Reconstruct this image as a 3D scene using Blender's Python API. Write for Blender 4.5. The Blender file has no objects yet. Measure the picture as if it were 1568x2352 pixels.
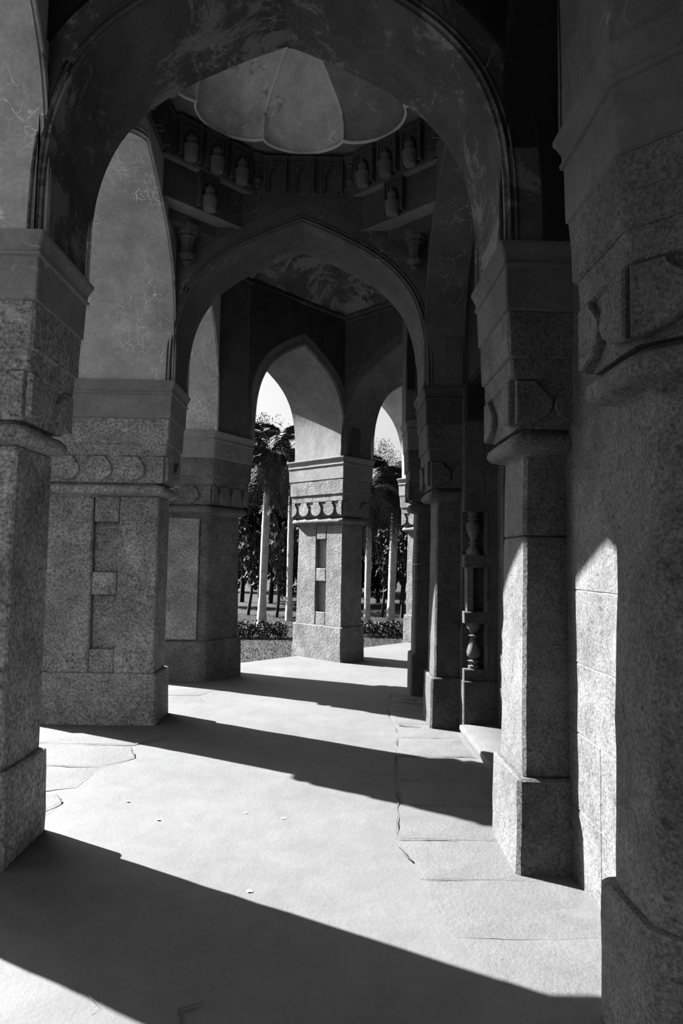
import bpy, bmesh, math, random
from mathutils import Vector, Matrix, noise
rnd = random.Random(7)
SC = bpy.context.scene
COL = SC.collection
V = Vector

# ------------------------------------------------------------------ camera
cam_d = bpy.data.cameras.new('camera')
cam = bpy.data.objects.new('camera', cam_d); COL.objects.link(cam)
cam_d.sensor_fit = 'HORIZONTAL'; cam_d.sensor_width = 36.0
cam_d.lens = 1551.9 / 1568 * 36.0
cam_d.clip_start = 0.05; cam_d.clip_end = 400
PITCH, ROLL, YAW = 0.0696, 0.0153, 0.016
fw = V((math.sin(YAW) * math.cos(PITCH), math.cos(YAW) * math.cos(PITCH), math.sin(PITCH)))
r0 = V((math.cos(YAW), -math.sin(YAW), 0)); u0 = r0.cross(fw)
rr = math.cos(ROLL) * r0 + math.sin(ROLL) * u0
uu = -math.sin(ROLL) * r0 + math.cos(ROLL) * u0
M = Matrix((rr, uu, -fw)).transposed().to_4x4(); M.translation = V((0, 0, 1.6))
cam.matrix_world = M
SC.camera = cam

# ------------------------------------------------------------------ sky, sun, exposure
SUN_EL = math.radians(36.0)
sun_h = V((-0.867, 0.498, 0)).normalized()
to_sun = sun_h * math.cos(SUN_EL) + V((0, 0, math.sin(SUN_EL)))
w = bpy.data.worlds.new('sky'); SC.world = w; w.use_nodes = True
nt = w.node_tree; nt.nodes.clear()
out = nt.nodes.new('ShaderNodeOutputWorld'); bg = nt.nodes.new('ShaderNodeBackground')
sky = nt.nodes.new('ShaderNodeTexSky'); sky.sky_type = 'NISHITA'; sky.sun_disc = False
sky.sun_elevation = SUN_EL; sky.sun_rotation = math.atan2(sun_h.x, sun_h.y)
sky.dust_density = 5.0
bw = nt.nodes.new('ShaderNodeRGBToBW')
nt.links.new(sky.outputs[0], bw.inputs[0]); nt.links.new(bw.outputs[0], bg.inputs[0])
nt.links.new(bg.outputs[0], out.inputs[0]); bg.inputs[1].default_value = 0.22
sl = bpy.data.lights.new('sun', 'SUN'); sl.energy = 43.0; sl.angle = math.radians(0.53)
so = bpy.data.objects.new('sun', sl); COL.objects.link(so)
so.rotation_euler = (-to_sun).to_track_quat('-Z', 'Y').to_euler(); so.location = (-8, 6, 12)
SC.view_settings.view_transform = 'Standard'; SC.view_settings.look = 'None'
SC.view_settings.gamma = 1.0; SC.view_settings.use_curve_mapping = False
SC.view_settings.exposure = 0.0

# ------------------------------------------------------------------ materials (black and white photograph: neutral greys)
K_ALB = .22   # overall reflectance, set low to weaken bounce light and deepen the shade
class NT:
    def __init__(s, name):
        s.m = bpy.data.materials.new(name); s.m.use_nodes = True
        s.t = s.m.node_tree; s.b = s.t.nodes['Principled BSDF']
        s.pos = s.t.nodes.new('ShaderNodeNewGeometry').outputs['Position']
    def link(s, a, b): s.t.links.new(a, b)
    def noise(s, scale, detail=4, rough=.55, vec=None, dist=0.0):
        n = s.t.nodes.new('ShaderNodeTexNoise'); n.inputs['Scale'].default_value = scale
        n.inputs['Detail'].default_value = detail; n.inputs['Roughness'].default_value = rough
        n.inputs['Distortion'].default_value = dist
        s.link(vec or s.pos, n.inputs['Vector']); return n.outputs[0]
    def voro(s, scale, vec=None, feat='DISTANCE_TO_EDGE'):
        n = s.t.nodes.new('ShaderNodeTexVoronoi'); n.feature = feat
        n.inputs['Scale'].default_value = scale; s.link(vec or s.pos, n.inputs['Vector']); return n.outputs['Distance']
    def ramp(s, f, a, b, lo=0.0, hi=1.0):
        n = s.t.nodes.new('ShaderNodeMapRange'); n.inputs[1].default_value = a; n.inputs[2].default_value = b
        n.inputs[3].default_value = lo; n.inputs[4].default_value = hi; s.link(f, n.inputs[0]); return n.outputs[0]
    def math(s, op, a, b=None):
        n = s.t.nodes.new('ShaderNodeMath'); n.operation = op
        for i, x in enumerate((a, b)):
            if x is None: continue
            if isinstance(x, (int, float)): n.inputs[i].default_value = x
            else: s.link(x, n.inputs[i])
        return n.outputs[0]
    def mix(s, f, a, b):  # scalar lerp
        return s.math('ADD', s.math('MULTIPLY', s.math('SUBTRACT', 1.0, f), a), s.math('MULTIPLY', f, b))
    def warp(s, scale, amt):
        n = s.t.nodes.new('ShaderNodeTexNoise'); n.inputs['Scale'].default_value = scale; s.link(s.pos, n.inputs['Vector'])
        v = s.t.nodes.new('ShaderNodeVectorMath'); v.operation = 'MULTIPLY_ADD'
        s.link(n.outputs['Color'], v.inputs[0]); v.inputs[1].default_value = (amt,) * 3; s.link(s.pos, v.inputs[2])
        return v.outputs[0]
    def done(s, val, bump=None, dist=.01, strength=.6, rough=.9, spec=.2):
        val = s.math('MULTIPLY', val, K_ALB)
        s.link(val, s.b.inputs['Base Color']); s.b.inputs['Roughness'].default_value = rough
        s.b.inputs['Specular IOR Level'].default_value = spec
        if bump is not None:
            b = s.t.nodes.new('ShaderNodeBump'); b.inputs['Distance'].default_value = dist
            b.inputs['Strength'].default_value = strength
            s.link(bump, b.inputs['Height']); s.link(b.outputs[0], s.b.inputs['Normal'])
        return s.m

def granite(name, v, grain=70, con=.45, bump=.010):
    t = NT(name)
    f = t.ramp(t.noise(grain, 3, .7), .32, .68, 1 - con, 1 + con)
    f2 = t.ramp(t.noise(grain * 2.3, 2, .6), .35, .65, .85, 1.15)
    big = t.ramp(t.noise(2.3, 5, .65), .3, .7, .62, 1.25)
    st = t.ramp(t.noise(7, 4, .6), .35, .65, .85, 1.12)
    pit = t.ramp(t.noise(28, 4, .6), .30, .42, .55, 1.0)
    c = t.math('MULTIPLY', t.math('MULTIPLY', t.math('MULTIPLY', f, big), t.math('MULTIPLY', st, f2)), t.math('MULTIPLY', pit, v))
    h = t.math('ADD', t.math('MULTIPLY', t.noise(38, 6, .65), 1.0), t.math('MULTIPLY', t.noise(9, 3, .5), .8))
    h = t.math('ADD', h, t.math('MULTIPLY', pit, .35))
    return t.done(c, h, bump, .9)

def plaster(name, v, dark=.5, crack=1.0, peel=.0, cs=7.0, peel_thr=.55, bump=.004):
    t = NT(name)
    big = t.ramp(t.noise(1.5, 7, .68, dist=.4), .32, .66, dark, 1.2)
    fine = t.ramp(t.noise(45, 4, .6), .3, .7, .88, 1.12)
    mid = t.ramp(t.noise(6, 6, .7), .35, .7, .85, 1.15)
    c = t.math('MULTIPLY', t.math('MULTIPLY', big, fine), t.math('MULTIPLY', mid, v))
    if peel:
        pm = t.ramp(t.noise(2.2, 12, .78, dist=.6), peel_thr, peel_thr + .05)
        c = t.mix(pm, c, t.math('MULTIPLY', fine, v * (1 + peel)))
    wv = t.warp(6, .16)
    e = t.voro(cs, wv)
    line = t.ramp(e, .0, .035, 1, 0)
    mask = t.ramp(t.noise(2.1, 5, .65), .50, .64)
    sp = t.ramp(t.noise(60, 3, .6), .40, .55)
    cr = t.math('MULTIPLY', t.math('MULTIPLY', line, mask), t.math('MULTIPLY', sp, .8 * crack))
    c = t.mix(cr, c, v * 4.2)
    spk = t.math('MULTIPLY', t.ramp(t.noise(48, 5, .7), .70, .76), .6 * min(1, crack))
    c = t.mix(spk, c, v * 2.4)
    h = t.math('ADD', t.math('MULTIPLY', t.noise(24, 6, .62), 1.0), t.noise(5, 4, .6))
    return t.done(c, h, bump, .6, rough=.85)

def floor_mat(name, v, bump=.005):
    t = NT(name)
    big = t.ramp(t.noise(.9, 6, .62), .3, .7, .86, 1.1)
    mid = t.ramp(t.noise(5, 9, .75, dist=.5), .3, .72, .82, 1.1)
    fine = t.ramp(t.noise(80, 4, .65), .3, .7, .93, 1.07)
    pit = t.ramp(t.noise(30, 3, .6), .24, .30, .55, 1.0)
    c = t.math('MULTIPLY', t.math('MULTIPLY', t.math('MULTIPLY', big, mid), t.math('MULTIPLY', fine, pit)), v)
    h = t.math('ADD', t.math('ADD', t.noise(42, 7, .68), t.math('MULTIPLY', t.noise(9, 4, .6), .9)), t.math('MULTIPLY', pit, .3))
    return t.done(c, h, bump, .55, rough=.75)

def plain(name, v, var=.2, sc=6, rough=.8, spec=.2, trans=0):
    t = NT(name)
    c = t.math('MULTIPLY', t.ramp(t.noise(sc, 4), .3, .7, 1 - var, 1 + var), v)
    m = t.done(c, rough=rough, spec=spec)
    return m

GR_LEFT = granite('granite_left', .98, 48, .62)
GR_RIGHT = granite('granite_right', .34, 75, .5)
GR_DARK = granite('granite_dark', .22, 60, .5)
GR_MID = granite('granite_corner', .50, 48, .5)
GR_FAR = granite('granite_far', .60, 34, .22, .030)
PL_PALE = plaster('plaster_pale', .60, .85, .3, .1, 9, .65)
PL_CAP = plaster('plaster_capital', .32, .7, .7)
PL_CAP_L = plaster('plaster_capital_left', .75, .8, .6)
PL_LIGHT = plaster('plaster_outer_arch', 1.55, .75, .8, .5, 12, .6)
PL_PEEL = plaster('plaster_peeling', .26, .6, .9, 1.3, 5, .52)
PL_ARCH = plaster('plaster_far_arch', .31, .7, 1.1, .6, 6, .62)
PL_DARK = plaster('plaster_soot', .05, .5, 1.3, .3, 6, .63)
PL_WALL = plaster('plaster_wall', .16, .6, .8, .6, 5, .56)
PL_FRIEZE = plaster('plaster_frieze', .25, .7, .6)
PL_POT = plaster('plaster_finial', .42, .8, .3)
PL_LEDGE = plaster('plaster_soffit', .55, .8, .4)
PL_DOME = plaster('plaster_dome', 2.3, .6, .3, -.45, 4, .57)
PL_DOME_DARK = plaster('plaster_dome_dark', 1.0, .6, .3, 1.0, 4, .60)  # darker tone with paler patches, for one gore
PL_RIB = plaster('plaster_rib', 2.6, .8, .1)
PL_CEIL = plaster('plaster_ceiling', .35, .35, .4, 1.2, 4, .5)
MORTAR = plain('mortar', .38, .15, 12)
FLOOR = floor_mat('cement_floor', .35)
FLAG = floor_mat('flagstone', .345, .012)
LAWN = plain('lawn_soil', .03, .5, .9)
BARK = plain('bark', .05, .4, 8)
PALM_BARK = plain('palm_trunk', 1.25, .25, 5)
LEAF_D = plain('leaf_dark', .05, .5, 1.2, .8, .05)
LEAF_M = plain('leaf_mid', .12, .5, 1.5, .7, .1)
FROND_M = plain('frond', .16, .4, 2, .6, .15)
GRASS_M = plain('grass_blade', .06, .4, 2)
PETAL = plain('petal_white', 2.2, .1, 30)
DRY = plain('dry_leaf', .05, .3, 30)

# ------------------------------------------------------------------ object helpers
ROOTLOC = {}
def thing(name, label, cat, loc=(0, 0, 0), group=None):
    o = bpy.data.objects.new(name, None); COL.objects.link(o); o.location = loc
    o.empty_display_size = .2
    o['label'] = label; o['category'] = cat
    if group: o['group'] = group
    ROOTLOC[o.name] = V(loc); return o
def rootloc(p):
    if p is None: return V((0, 0, 0))
    while p.parent: p = p.parent
    return ROOTLOC.get(p.name, V((0, 0, 0)))
def obj(name, bm, mat, parent=None, smooth=35, label=None):
    """links a bmesh given in world coordinates; children keep their thing's base as origin"""
    bmesh.ops.recalc_face_normals(bm, faces=bm.faces[:])
    L = rootloc(parent)
    if L.length: bmesh.ops.translate(bm, verts=bm.verts[:], vec=-L)
    me = bpy.data.meshes.new(name); bm.to_mesh(me); bm.free()
    if smooth:
        me.polygons.foreach_set('use_smooth', [True] * len(me.polygons))
        me.set_sharp_from_angle(angle=math.radians(smooth))
    me.materials.append(mat)
    o = bpy.data.objects.new(name, me); COL.objects.link(o)
    if parent: o.parent = parent
    if label: o['label'] = label
    return o
def inst(name, me, parent, mw, label=None):
    """object sharing a mesh, placed by a world matrix"""
    o = bpy.data.objects.new(name, me); COL.objects.link(o)
    if parent: o.parent = parent
    o.matrix_local = Matrix.Translation(-rootloc(parent)) @ mw
    if label: o['label'] = label
    return o
def struct(o): o['kind'] = 'structure'; return o
def tag(o, label, cat, group=None):
    o['label'] = label; o['category'] = cat
    if group: o['group'] = group
    return o

def mir(p): return (p[0], 10.65 - p[1]) + tuple(p[2:])   # the building's mirror plane through the door

def offset_poly(poly, o):
    n = len(poly); res = []
    area = sum(poly[i][0] * poly[(i + 1) % n][1] - poly[(i + 1) % n][0] * poly[i][1] for i in range(n))
    sg = 1 if area > 0 else -1
    for i in range(n):
        p0, p1, p2 = V(poly[i - 1]), V(poly[i]), V(poly[(i + 1) % n])
        d1 = (p1 - p0).normalized(); d2 = (p2 - p1).normalized()
        n1 = V((d1.y, -d1.x)) * sg; n2 = V((d2.y, -d2.x)) * sg
        b = (n1 + n2); k = b.dot(n1)
        res.append(p1 + b / max(k, .25) * o)
    return res
def ring_pts(poly, o, ch, counts):
    P = offset_poly(poly, o); n = len(P); res = []
    for i in range(n):
        a, b = P[i], P[(i + 1) % n]; d = (b - a).normalized()
        a2, b2 = a + d * ch, b - d * ch
        for k in range(counts[i] + 1):
            res.append(a2.lerp(b2, k / counts[i]))
    return res
def loft(bm, poly, rings, seg=.085, amp=.004, ch=.012, wob=1.0):
    """rings: (z, outward offset); sides cut into cells that are roughened like hewn stone"""
    n = len(poly)
    counts = [max(1, int((V(poly[(i + 1) % n]) - V(poly[i])).length / seg)) for i in range(n)]
    R = [rings[0]]
    for a, b in zip(rings, rings[1:]):
        k = max(1, int(abs(b[0] - a[0]) / (seg * 1.25)))
        for j in range(1, k + 1):
            t = j / k; R.append((a[0] + (b[0] - a[0]) * t, a[1] + (b[1] - a[1]) * t))
    rows = []
    for z, o in R:
        row = []
        for p in ring_pts(poly, o, ch, counts):
            q = V((p.x, p.y, z))
            if amp:
                d = noise.noise_vector(q * 5.0) * amp + noise.noise_vector(q * 17.0) * amp * .75 * wob
                q = q + V((d.x, d.y, d.z * .5))
            row.append(bm.verts.new(q))
        rows.append(row)
    m = len(rows[0])
    for a, b in zip(rows, rows[1:]):
        for i in range(m):
            j = (i + 1) % m
            bm.faces.new((a[i], a[j], b[j], b[i]))
    bm.faces.new(rows[0]); bm.faces.new(rows[-1])
def block(bm, poly, z0, z1, o0=0, o1=None, amp=.004, ch=.012, seg=.085, e=.01):
    if o1 is None: o1 = o0
    loft(bm, poly, [(z0, o0 - e), (z0 + e, o0), (z1 - e, o1), (z1, o1 - e)], seg, amp, ch)
def box(x0, x1, y0, y1): return [(x0, y0), (x1, y0), (x1, y1), (x0, y1)]
def quick(name, poly, z0, z1, mat, parent, o0=0, o1=None, amp=.003, label=None, ch=.01, e=.008):
    bm = bmesh.new(); block(bm, poly, z0, z1, o0, o1, amp, ch, .09, e); return obj(name, bm, mat, parent, label=label)
def frame_poly(O, ax, ay, u0, u1, v0, v1):
    f = lambda u, v: (O[0] + ax[0] * u + ay[0] * v, O[1] + ax[1] * u + ay[1] * v)
    return [f(u0, v0), f(u1, v0), f(u1, v1), f(u0, v1)]

def tube(bm, pts, rad, seg=6, closed=False):
    n = len(pts); rows = []
    for i, p in enumerate(pts):
        p = V(p)
        a = V(pts[max(0, i - 1)]); b = V(pts[min(n - 1, i + 1)])
        if closed: a = V(pts[i - 1]); b = V(pts[(i + 1) % n])
        t = (b - a).normalized()
        up = V((0, 0, 1)) if abs(t.z) < .9 else V((1, 0, 0))
        s = t.cross(up).normalized(); u = s.cross(t)
        r = rad(i / max(1, n - 1)) if callable(rad) else rad
        rows.append([bm.verts.new(p + (s * math.cos(k * math.tau / seg) + u * math.sin(k * math.tau / seg)) * r) for k in range(seg)])
    pr = list(zip(rows, rows[1:])) + ([(rows[-1], rows[0])] if closed else [])
    for a, b in pr:
        for k in range(seg):
            j = (k + 1) % seg; bm.faces.new((a[k], a[j], b[j], b[k]))
    if not closed: bm.faces.new(rows[0]); bm.faces.new(rows[-1])
def lathe(bm, c, prof, seg=12, a0=0.0):
    rows = [[bm.verts.new((c[0] + r * math.cos(a0 + k * math.tau / seg), c[1] + r * math.sin(a0 + k * math.tau / seg), c[2] + z)) for k in range(seg)] for r, z in prof]
    for a, b in zip(rows, rows[1:]):
        for k in range(seg):
            j = (k + 1) % seg; bm.faces.new((a[k], a[j], b[j], b[k]))
    bm.faces.new(rows[0]); bm.faces.new(rows[-1])

# ------------------------------------------------------------------ the plan
X_L, X_R = -1.673, 1.024           # inner faces of outer piers / faces of inner pilasters
Y1, Y1B, Y2, Y2B = 3.593, 4.059, 6.596, 7.043
X_REC = 1.27                       # recessed inner wall
OC = 0.12                          # overhang of the plaster above the capitals
W_OUT = 1.0                        # depth of an outer pier
ZS, ZA = 3.29, 4.92                # springing, apex
ZTOP = 6.95
dB = V((.70711, .70711)); nB = V((.70711, -.70711)); OB = V((.20, 11.2))
def B(d, n): p = OB + dB * d + nB * n; return (p.x, p.y)
def floor_z(x, y):
    def ss(a, b, t): t = max(0, min(1, (t - a) / (b - a))); return t * t * (3 - 2 * t)
    return -.085 * ss(7.2, 11.0, y)

# ------------------------------------------------------------------ floor, lawn, roof
def grid_floor():
    bm = bmesh.new()
    poly = [(-2.76, .85), (-2.76, 9.85), B(-2.55, -1.0), B(5.2, -1.0), B(5.2, 3.4), (3.2, 5.3), mir(B(5.2, 3.4)), mir(B(5.2, -1.0)), mir(B(-2.55, -1.0))]
    poly = poly[::-1]
    vs = [bm.verts.new((p[0], p[1], 0)) for p in poly]
    f = bm.faces.new(vs)
    def cut(axis, a, b, st):
        x = a
        while x < b:
            co = V((0, 0, 0)); co[axis] = x; no = V((0, 0, 0)); no[axis] = 1
            bmesh.ops.bisect_plane(bm, geom=bm.verts[:] + bm.edges[:] + bm.faces[:], plane_co=co, plane_no=no)
            x += st
    cut(0, -3.2, 3.6, .22); cut(1, -4.5, 15.5, .22)
    top = bm.faces[:]
    r = bmesh.ops.extrude_face_region(bm, geom=top)
    low = [e for e in r['geom'] if isinstance(e, bmesh.types.BMVert)]
    lowset = set(low)
    for v in low: v.co.z = -1.02
    for v in bm.verts:
        if v not in lowset:
            v.co.z = floor_z(v.co.x, v.co.y) + noise.noise(v.co * 1.7) * .006 + noise.noise(v.co * 5) * .002
    return bm
floor = struct(obj('floor', grid_floor(), FLOOR, None))
bm = bmesh.new(); vs = [bm.verts.new(p) for p in ((-60, -40, -1), (90, -40, -1), (90, 120, -1), (-60, 120, -1))]; bm.faces.new(vs)
ground = struct(obj('ground', bm, LAWN, None, 0))

def prism(bm, poly, z0, z1):
    a = [bm.verts.new((p[0], p[1], z0)) for p in poly]; b = [bm.verts.new((p[0], p[1], z1)) for p in poly]
    n = len(a)
    for i in range(n): j = (i + 1) % n; bm.faces.new((a[i], a[j], b[j], b[i]))
    bm.faces.new(a); bm.faces.new(b)
bm = bmesh.new()
prism(bm, [(-2.8, .8), (-2.8, 9.85), B(-2.5, -1.05), B(5.2, -1.05), B(5.2, 3.4), (3.2, 5.3), mir(B(5.2, 3.4)), mir(B(5.2, -1.05)), mir(B(-2.5, -1.05))], ZTOP - .03, ZTOP + .25)
roof = struct(obj('ceiling', bm, PL_WALL, None, 0))

# flagstones along the foot of the inner wall, each a slab of its own
def flag(pts, up=.002, label=None):
    bm = bmesh.new()
    top = []; low = []
    P = offset_poly(pts, -.003); n = len(P); ring = []
    for i in range(n):
        a, b = P[i], P[(i + 1) % n]; k = max(1, int((b - a).length / .05))
        for j in range(k): ring.append(a.lerp(b, j / k))
    c = sum(ring, V((0, 0))) / len(ring)
    for i, p in enumerate(ring):
        w = noise.noise_vector(V((p.x * 5, p.y * 5, 3.1))) * .018 + noise.noise_vector(V((p.x * 19, p.y * 19, 1.1))) * .008
        q = V((p.x + w.x, p.y + w.y)); s = q + (c - q).normalized() * .012
        z = floor_z(q.x, q.y)
        low.append(bm.verts.new((q.x, q.y, z - .03)))
        top.append((bm.verts.new((q.x, q.y, z + up * .4)), bm.verts.new((s.x, s.y, z + up + noise.noise(V((q.x * 4, q.y * 4, 0))) * .0012))))
    m = len(ring)
    for i in range(m):
        j = (i + 1) % m
        bm.faces.new((low[i], low[j], top[j][0], top[i][0])); bm.faces.new((top[i][0], top[j][0], top[j][1], top[i][1]))
    mid = bm.verts.new((c.x, c.y, floor_z(c.x, c.y) + up))
    for i in range(m): bm.faces.new((top[i][1], top[(i + 1) % m][1], mid))
    return obj('flagstone', bm, FLAG, floor, 50)
edge = [(1.75, .80), (2.15, .68), (2.55, .70), (2.95, .60), (3.25, .47), (3.62, .50), (3.9, .40), (4.35, .47), (4.8, .50), (5.4, .55), (6.0, .62), (6.55, .66), (7.1, .63), (7.6, .70), (8.1, .74), (8.5, .86)]
def ex(y):
    for (a, xa), (b, xb) in zip(edge, edge[1:]):
        if a <= y <= b: return xa + (xb - xa) * (y - a) / (b - a)
    return edge[0][1] if y < edge[0][0] else edge[-1][1]
joints = [1.75, 2.42, 2.98, 3.5, 3.98, 4.52, 5.02, 5.62, 6.2, 6.72, 7.25, 7.7, 8.15, 8.5]
for i, (a, b) in enumerate(zip(joints, joints[1:])):
    pts = [(ex(a), a + .0)]
    k = 4
    left = [(ex(a + (b - a) * j / k) + rnd.uniform(-.02, .02), a + (b - a) * j / k) for j in range(k + 1)]
    x1 = X_REC - .012 if not (5.3 < (a + b) / 2 < 6.5) else 1.20
    flag([(x1, a), (x1, b)] + left[::-1], .0015 + .0012 * (i % 2))
for pts in ([(-2.6, 4.75), (-2.0, 4.7), (-1.72, 4.8), (-1.70, 5.25), (-2.6, 5.3)], [(-2.6, 5.32), (-1.72, 5.27), (-1.52, 5.5), (-1.66, 5.85), (-2.6, 5.9)],
            [(-2.6, 5.92), (-1.66, 5.88), (-1.40, 6.08), (-1.6, 6.45), (-2.6, 6.45)], [(-2.6, 4.15), (-1.75, 4.15), (-1.68, 4.4), (-1.82, 4.68), (-2.6, 4.7)],
            [(-2.6, 7.2), (-1.6, 7.2), (-1.35, 7.6), (-1.5, 8.0), (-2.6, 8.0)], [(-2.6, 8.03), (-1.5, 8.03), (-1.3, 8.4), (-1.55, 8.95), (-2.6, 8.95)]):
    flag(pts, .0018)

# dirt-filled joints and cracks in the floor
DIRT = plain('joint_dirt', .15, .3, 20)
def crack(pts, wid, seed, keep=.0):
    bm = bmesh.new(); P = []
    for a, b in zip(pts, pts[1:]):
        a, b = V(a), V(b); k = max(2, int((b - a).length / .025))
        for j in range(k): P.append(a.lerp(b, j / k))
    P.append(V(pts[-1])); prev = None
    for i, p in enumerate(P):
        d = (P[min(len(P) - 1, i + 1)] - P[max(0, i - 1)]).normalized(); n = V((-d.y, d.x))
        w_ = noise.noise_vector(V((p.x * 7, p.y * 7, seed))) * .016 + noise.noise_vector(V((p.x * 25, p.y * 25, seed))) * .007
        q = p + V((w_.x, w_.y)); h = noise.noise(V((p.x * 4, p.y * 4, seed + 9.3)))
        hw = wid * max(0, h - keep + .25) * 1.3
        if hw < .0004: prev = None; continue
        z = floor_z(q.x, q.y) + .0105
        cur = (bm.verts.new((q.x + n.x * hw, q.y + n.y * hw, z)), bm.verts.new((q.x - n.x * hw, q.y - n.y * hw, z)))
        if prev: bm.faces.new((prev[0], cur[0], cur[1], prev[1]))
        prev = cur
    return obj('floor_joint', bm, DIRT, floor, 0)
crack([(ex(y / 10) - .012, y / 10) for y in range(37, 85, 2)], .005, 1.0, -.12)
for i, y in enumerate(joints[3:-1]):
    crack([(ex(y) + .02, y), (X_REC - .05, y)], .005, 3.0 + i, -.08)
crack([(-2.5, 5.30), (-1.72, 5.26), (-1.52, 5.5), (-1.66, 5.86), (-2.5, 5.9)], .007, 21.0, -.15)
crack([(-2.5, 5.9), (-1.66, 5.87), (-1.40, 6.08), (-1.6, 6.4)], .007, 22.0, -.15)
crack([(-1.78, 4.3), (-1.70, 4.5), (-1.82, 4.7), (-2.4, 4.72)], .006, 23.0, -.1)
crack([(-.42, 2.545), (-.50, 2.50), (-.49, 2.42), (-.40, 2.39), (-.30, 2.375)], .006, 24.0, -.3)
crack([(-.86, 2.58), (-.80, 2.53), (-.82, 2.49)], .004, 25.0, -.3)
for i, (x, y) in enumerate(((.85, 7.75), (.98, 7.62), (.92, 7.9), (.78, 6.62))):
    crack([(x - .1, y + .03), (x, y), (x + .12, y - .05)], .012, 30.0 + i, -.2)

# ------------------------------------------------------------------ piers
def petal_mesh(side):
    """raised round lobe of the lotus band; side 0 whole, +1 / -1 only the half lying along +x / -x"""
    hw = [(.0, .020), (.02, .062), (.055, .092), (.10, .104), (.145, .098), (.185, .078), (.215, .060), (.236, .056)]
    R_ = [(x, z) for z, x in hw]; L_ = [(-x, z) for z, x in hw[::-1]]
    pts = R_ + L_ if side == 0 else (R_ + [(0, .236), (0, 0)] if side > 0 else L_ + [(0, 0), (0, .236)])
    bm = bmesh.new()
    c = sum(p[0] for p in pts) / len(pts), .125
    a = [bm.verts.new((x, .02, z)) for x, z in pts]
    b = [bm.verts.new((x, -.022, z)) for x, z in pts]
    t = [bm.verts.new((c[0] + (x - c[0]) * .94, -.032, c[1] + (z - c[1]) * .94)) for x, z in pts]
    n = len(pts)
    for i in range(n):
        j = (i + 1) % n
        bm.faces.new((a[i], a[j], b[j], b[i])); bm.faces.new((b[i], b[j], t[j], t[i]))
    bm.faces.new(t)
    bmesh.ops.recalc_face_normals(bm, faces=bm.faces[:])
    me = bpy.data.meshes.new('lotus_petal'); bm.to_mesh(me); bm.free(); return me
PETAL_ME = {}
def petals(root, poly, edges, mat):
    for sd in (-1, 0, 1):
        if (mat.name, sd) not in PETAL_ME:
            me = petal_mesh(sd); me.materials.append(mat); PETAL_ME[mat.name, sd] = me
    P = offset_poly(poly, .056); n = len(P)
    area = sum(poly[i][0] * poly[(i + 1) % n][1] - poly[(i + 1) % n][0] * poly[i][1] for i in range(n))
    for e in edges:
        a, b = P[e], P[(e + 1) % n]
        if area < 0: a, b = b, a
        d = (b - a); L = d.length; d.normalize()
        k = 1 if L < .75 else round(L / .30); st = L / k; hs = min(st, .42)
        for i in range(k + 1):
            sd = 1 if i == 0 else (-1 if i == k else 0)
            p = a + d * (st * i + (.002 if i == 0 else -.002 if i == k else 0))
            ang = math.atan2(d.y, d.x)
            mw = Matrix.Translation((p.x, p.y, 2.325)) @ Matrix.Rotation(ang, 4, 'Z') @ Matrix.Diagonal((hs / .245 * (1.15 if k == 1 else 1), 1, 1, 1))
            inst('lotus_petal', PETAL_ME[mat.name, sd], root, mw)

def capital(root, poly, edges, gmat, pmat):
    """roll moulding, lotus band, stone block, plastered band and cornice, from the shaft up"""
    bm = bmesh.new()
    roll = [(2.165, -.02), (2.18, -.012)] + [(2.238 + .050 * math.sin(t), .018 + .054 * math.cos(t)) for t in [math.radians(x) for x in range(-90, 91, 30)]] + [(2.295, -.002), (2.325, .0)]
    loft(bm, poly, roll, .09, .004, .03)
    obj('roll_moulding', bm, gmat, root, 50)
    bm = bmesh.new(); loft(bm, poly, [(2.31, .035), (2.35, .05), (2.56, .058), (2.572, .075), (2.685, .08)], .09, .003, .012)
    obj('lotus_band', bm, gmat, root)
    petals(root, poly, edges, gmat)
    bm = bmesh.new(); block(bm, poly, 2.68, 2.935, .096, .104, .005, .014); obj('capital_block', bm, gmat, root)
    bm = bmesh.new(); loft(bm, poly, [(2.93, .10), (2.94, .112), (3.165, .118)], .1, .0025, .008); obj('plaster_band', bm, pmat, root)
    bm = bmesh.new(); loft(bm, poly, [(3.16, .115), (3.17, .13), (3.185, .132), (3.192, .122), (3.22, .126), (3.262, .142), (3.275, .150), (3.295, .150), (3.305, .12)], .1, .0025, .008)
    obj('cornice', bm, pmat, root)

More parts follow.
